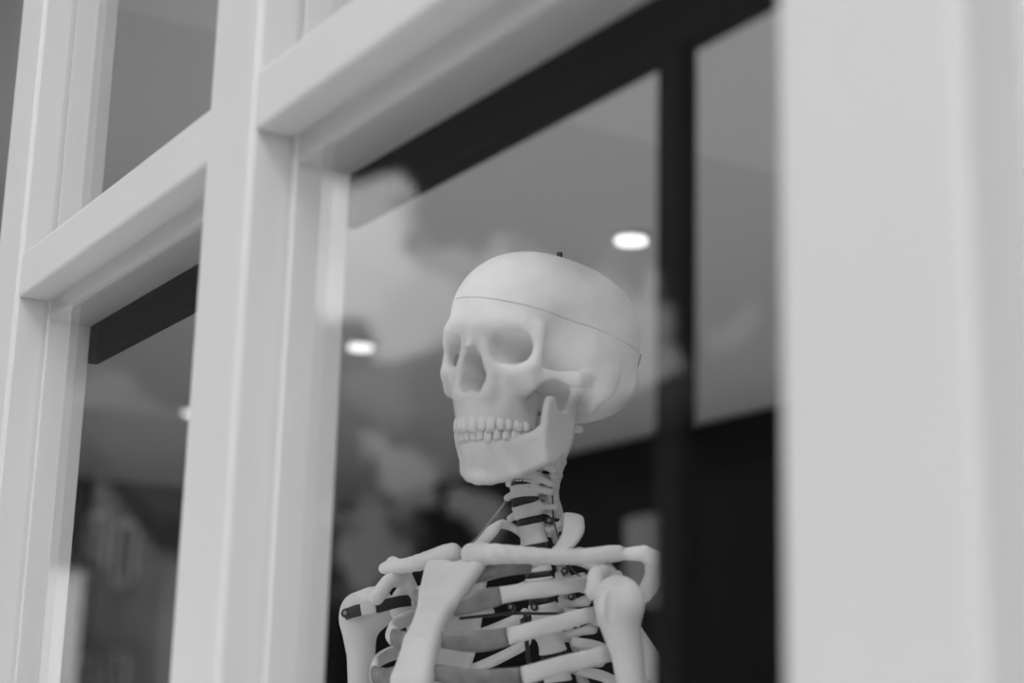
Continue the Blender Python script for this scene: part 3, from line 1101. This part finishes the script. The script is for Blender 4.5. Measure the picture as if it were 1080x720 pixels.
CN = [(1.9, -6.6, -2.8), (5.4, -5.8, -2.75), (8.1, -4.1, -2.6), (10.3, -2.0, -2.1), (12.0, -.3, -1.55)]
CF = [(-1.3, -5.6, -2.4), (-4.0, -5.1, -2.65), (-8.3, -3.6, -2.7), (-11.4, -2.2, -2.4), (-13.4, -1.4, -2.3)]
sdf_obj('clavicle', f_clav(CN, [.92, .72, .58, .58, .68]), (.4, -8.2, -4.4), (13.6, 1.4, -.3), .13, M_BONE, skel)
sdf_obj('clavicle', f_clav(CF, [.9, .75, .6, .6, .5]), (-15, -7.2, -4.4), (.2, .2, -.9), .13, M_BONE, skel)


# ---------------------------------------------------------------- shoulder blades
def f_scapula(g):
    d = tri(g, (7.2, 6.2, -1.6), (11.0, 8.4, -15.2), (11.6, 2.2, -5.6), .22)
    d = smin(d, tri(g, (12.4, 4.6, -8.6), (11.0, 8.4, -15.2), (11.4, 2.2, -5.6), .25), .3)
    d = smin(d, chain(g, [(11.6, 2.0, -6.0), (12.9, 5.0, -9.0), (11.0, 8.3, -15.0)], [.55, .45, .5]), .4)
    d = smin(d, chain(g, [(7.2, 6.2, -1.6), (8.2, 7.4, -7), (11.0, 8.4, -15)], [.3, .28, .3]), .3)
    d = smin(d, ell(g, (11.9, 1.1, -5.1), (1.0, 1.25, 1.75)), .8)
    d = smin(d, chain(g, [(6.8, 7.3, -4.4), (9.4, 6.0, -4.1), (11.6, 4.4, -3.9), (12.7, 3.3, -3.6)], [.35, .5, .6, .62]), .5)
    d = smin(d, chain(g, [(12.7, 3.3, -3.6), (13.75, 2.6, -2.7), (14.2, 1.8, -1.7), (13.7, .9, -1.3), (12.3, .0, -1.55)], [.7, .8, .8, .66, .5]), .25)
    d = smin(d, chain(g, [(11.2, 1.2, -3.9), (10.8, -.3, -2.8), (11.2, -1.8, -3.7), (11.7, -2.4, -5.2)], [.8, .72, .66, .7]), .4)
    return d


sdf_obj('scapula', f_scapula, (5.4, -3.6, -16.2), (15.4, 9.4, -.2), .16, M_BONE, skel)


def f_scapula_far(g):
    return f_scapula([-g[0] - .1, g[1] + .9, g[2] + .2])


sdf_obj('scapula', f_scapula_far, (-15.6, -4.6, -16.4), (-5.3, 8.6, -.3), .16, M_BONE, skel)


# ---------------------------------------------------------------- upper arms
def f_humerus(hc, sh, s):
    hc = np.array(hc)

    def f(g):
        d = ell(g, tuple(hc + (-.5 * s, .5, .4)), (1.95, 2.0, 1.95))
        d = smin(d, ell(g, tuple(hc + (1.0 * s, -.2, .05)), (1.25, 1.5, 1.6)), .7)
        d = smin(d, ell(g, tuple(hc + (.1 * s, -1.5, -.3)), (.8, .75, 1.3)), .6)
        d = smin(d, chain(g, [tuple(hc + (.3 * s, -.2, -1.2))] + sh, [1.65, 1.28, 1.15, 1.1, 1.05, 1.0]), 1.0)
        # groove between the tubercles
        d = ssub(d, cap(g, tuple(hc + (.75 * s, -2.1, 1.0)), tuple(hc + (.7 * s, -1.7, -3.0)), .22), .35)
        e = sh[-1]
        d = smin(d, cap(g, (e[0] - 2.1, e[1], e[2] - 1), (e[0] + 2.1, e[1], e[2] - 1), .95), 1.2)
        return d
    return f


HN = [(14.7, -1.1, -9.9), (15.3, -.9, -12.3), (15.9, -.6, -17), (16.2, -.2, -22), (16.2, 0, -27)]
HF = [(-15.0, -1.0, -10.0), (-14.8, -.7, -12.4), (-14.6, -.4, -17), (-14.4, 0, -22), (-14.2, .2, -27)]
sdf_obj('humerus', f_humerus((13.5, -1.4, -5.9), HN, 1), (10.5, -4.4, -30), (19.5, 2.2, -2.8), .16, M_BONE, skel, it=2)
sdf_obj('humerus', f_humerus((-15.0, -1.35, -6.2), HF, -1), (-17.8, -4.2, -30), (-11, 2.4, -3), .16, M_BONE, skel, it=2)
# forearms
for s, e in ((1, HN[-1]), (-1, HF[-1])):
    for k, dx in ((0, -.9), (1, .9)):
        V, Fc = sweep(spline([(e[0] + dx, e[1], e[2] - 2), (e[0] + dx * 1.6, e[1] - 1, e[2] - 12), (e[0] + dx * 1.2, e[1] - 2.5, e[2] - 24)], 20), .62, .62, (0.1, 1, 0.1), 10)
        link(('ulna', 'radius')[k], from_arrays('forearm_bone', torso_w(np.array(V)), Fc), M_BONE, skel)


# ---------------------------------------------------------------- fittings of the model
rod('cap_screw', (0, 1.5, 10.5), (0, 1.5, 11.6), .27, M_WIRE, skull, skull_w)
rod('latch', (5.1, 7.45, 3.3), (5.55, 6.5, 2.1), .07, M_WIRE, skull, skull_w)


def screw(name, c, r, parent, d=(0.35, -0.8, -0.1)):
    d = np.array(d) / np.linalg.norm(d)
    c = np.array(c)
    o = rod(name, c - d * .3, c + d * .18, r, M_WIRE, parent, torso_w)
    rod('screw_slot', c + d * .17, c + d * .22, r * .45, M_STEEL, o, torso_w)
    return o


for c in ((2.5, 1.9, 2.2), (3.2, 3.9, -1.75), (3.7, 4.6, -3.85), (-1.4, 2.8, -5.1), (1.0, 3.1, -5.05)):
    screw('screw', c, .33, skel)
# thin cables and the inner support rod
tube('cable', [(1.6, -6.6, -8.1), (2.7, -1.9, -6.7), (2.9, 1.8, -5.9), (4.6, 3.5, -5.55)], .13, M_WIRE, skel)
V, Fc = sweep(spline([(2.3, .5, -6.2), (2.35, 1.1, -8.5), (2.4, 1.8, -10.8), (2.4, 2.0, -14.0)], 12), .2, .2, (0, 1, 0.1), 8)
link('support_rod', from_arrays('support_rod', torso_w(np.array(V)), Fc), M_WIRE, skel)
rod('rod_clamp', (2.3, .3, -6.9), (2.3, 1.0, -6.6), .32, M_WIRE, skel, torso_w)
tube('cord', [(-2.2, 1.2, 4.0), (-1.8, -.9, 1.6), (-1.4, -3.1, -.75), (-1.3, -4.8, -2.0)], .10, M_STEEL, skel)
tube('cord', [(2.2, 1.6, 5.6), (2.5, 1.9, 4.2), (2.7, 2.0, 2.7), (3.5, 2.2, .65), (5.3, 2.0, -1.9), (8.7, .4, -3.7)], .07, M_WIRE, skel, n=40)


def band(name, pts, hw, th, material, parent, n=24):
    V, Fc = sweep(spline(pts, n), th, hw, (0.1, -0.2, 1.0), 12, 4.0)
    return link(name, from_arrays(name, torso_w(np.array(V)), Fc), material, parent)


SB = [(-15.0, -3.65, -6.95), (-13.6, -3.6, -6.6), (-12.3, -2.6, -6.1), (-11.2, -1.1, -5.3), (-11.0, .2, -4.9)]
st = band('shoulder_strap', SB, .52, .12, M_STRAP, skel)
st['label'] = 'black elastic strap holding the arm'
P_ = spline(SB, 50)
band('strap_tag', [tuple(P_[k] + (.06, -.1, 0)) for k in (15, 18, 21, 24)], .55, .14, M_TAG, st, 8)
screw('strap_screw', (-14.75, -3.85, -6.9), .42, skel, d=(.3, -.9, 0))

# stand: pole up the back of the spine, five-armed foot on the floor
px_, py_ = torso_w(np.array([1.5, 8.6, -17.0]))[:2]
zt = torso_w(np.array([1.5, 7.2, -14.0]))[2]
V, Fc = sweep(np.linspace((px_, py_, 0.05), (px_, py_, zt), 12), .011, .011, (0, 1, 0), 16)
link('stand_pole', from_arrays('stand_pole', V, Fc), M_STEEL, skel)
for k in range(5):
    a = k * 2 * math.pi / 5
    V, Fc = sweep(spline([(px_, py_, .075), (px_ + .14 * math.cos(a), py_ + .14 * math.sin(a), .06), (px_ + .26 * math.cos(a), py_ + .26 * math.sin(a), .018)], 8), .016, .014, (0, 0.02, 1), 10)
    link('stand_foot', from_arrays('stand_foot', V, Fc), M_STEEL, skel)
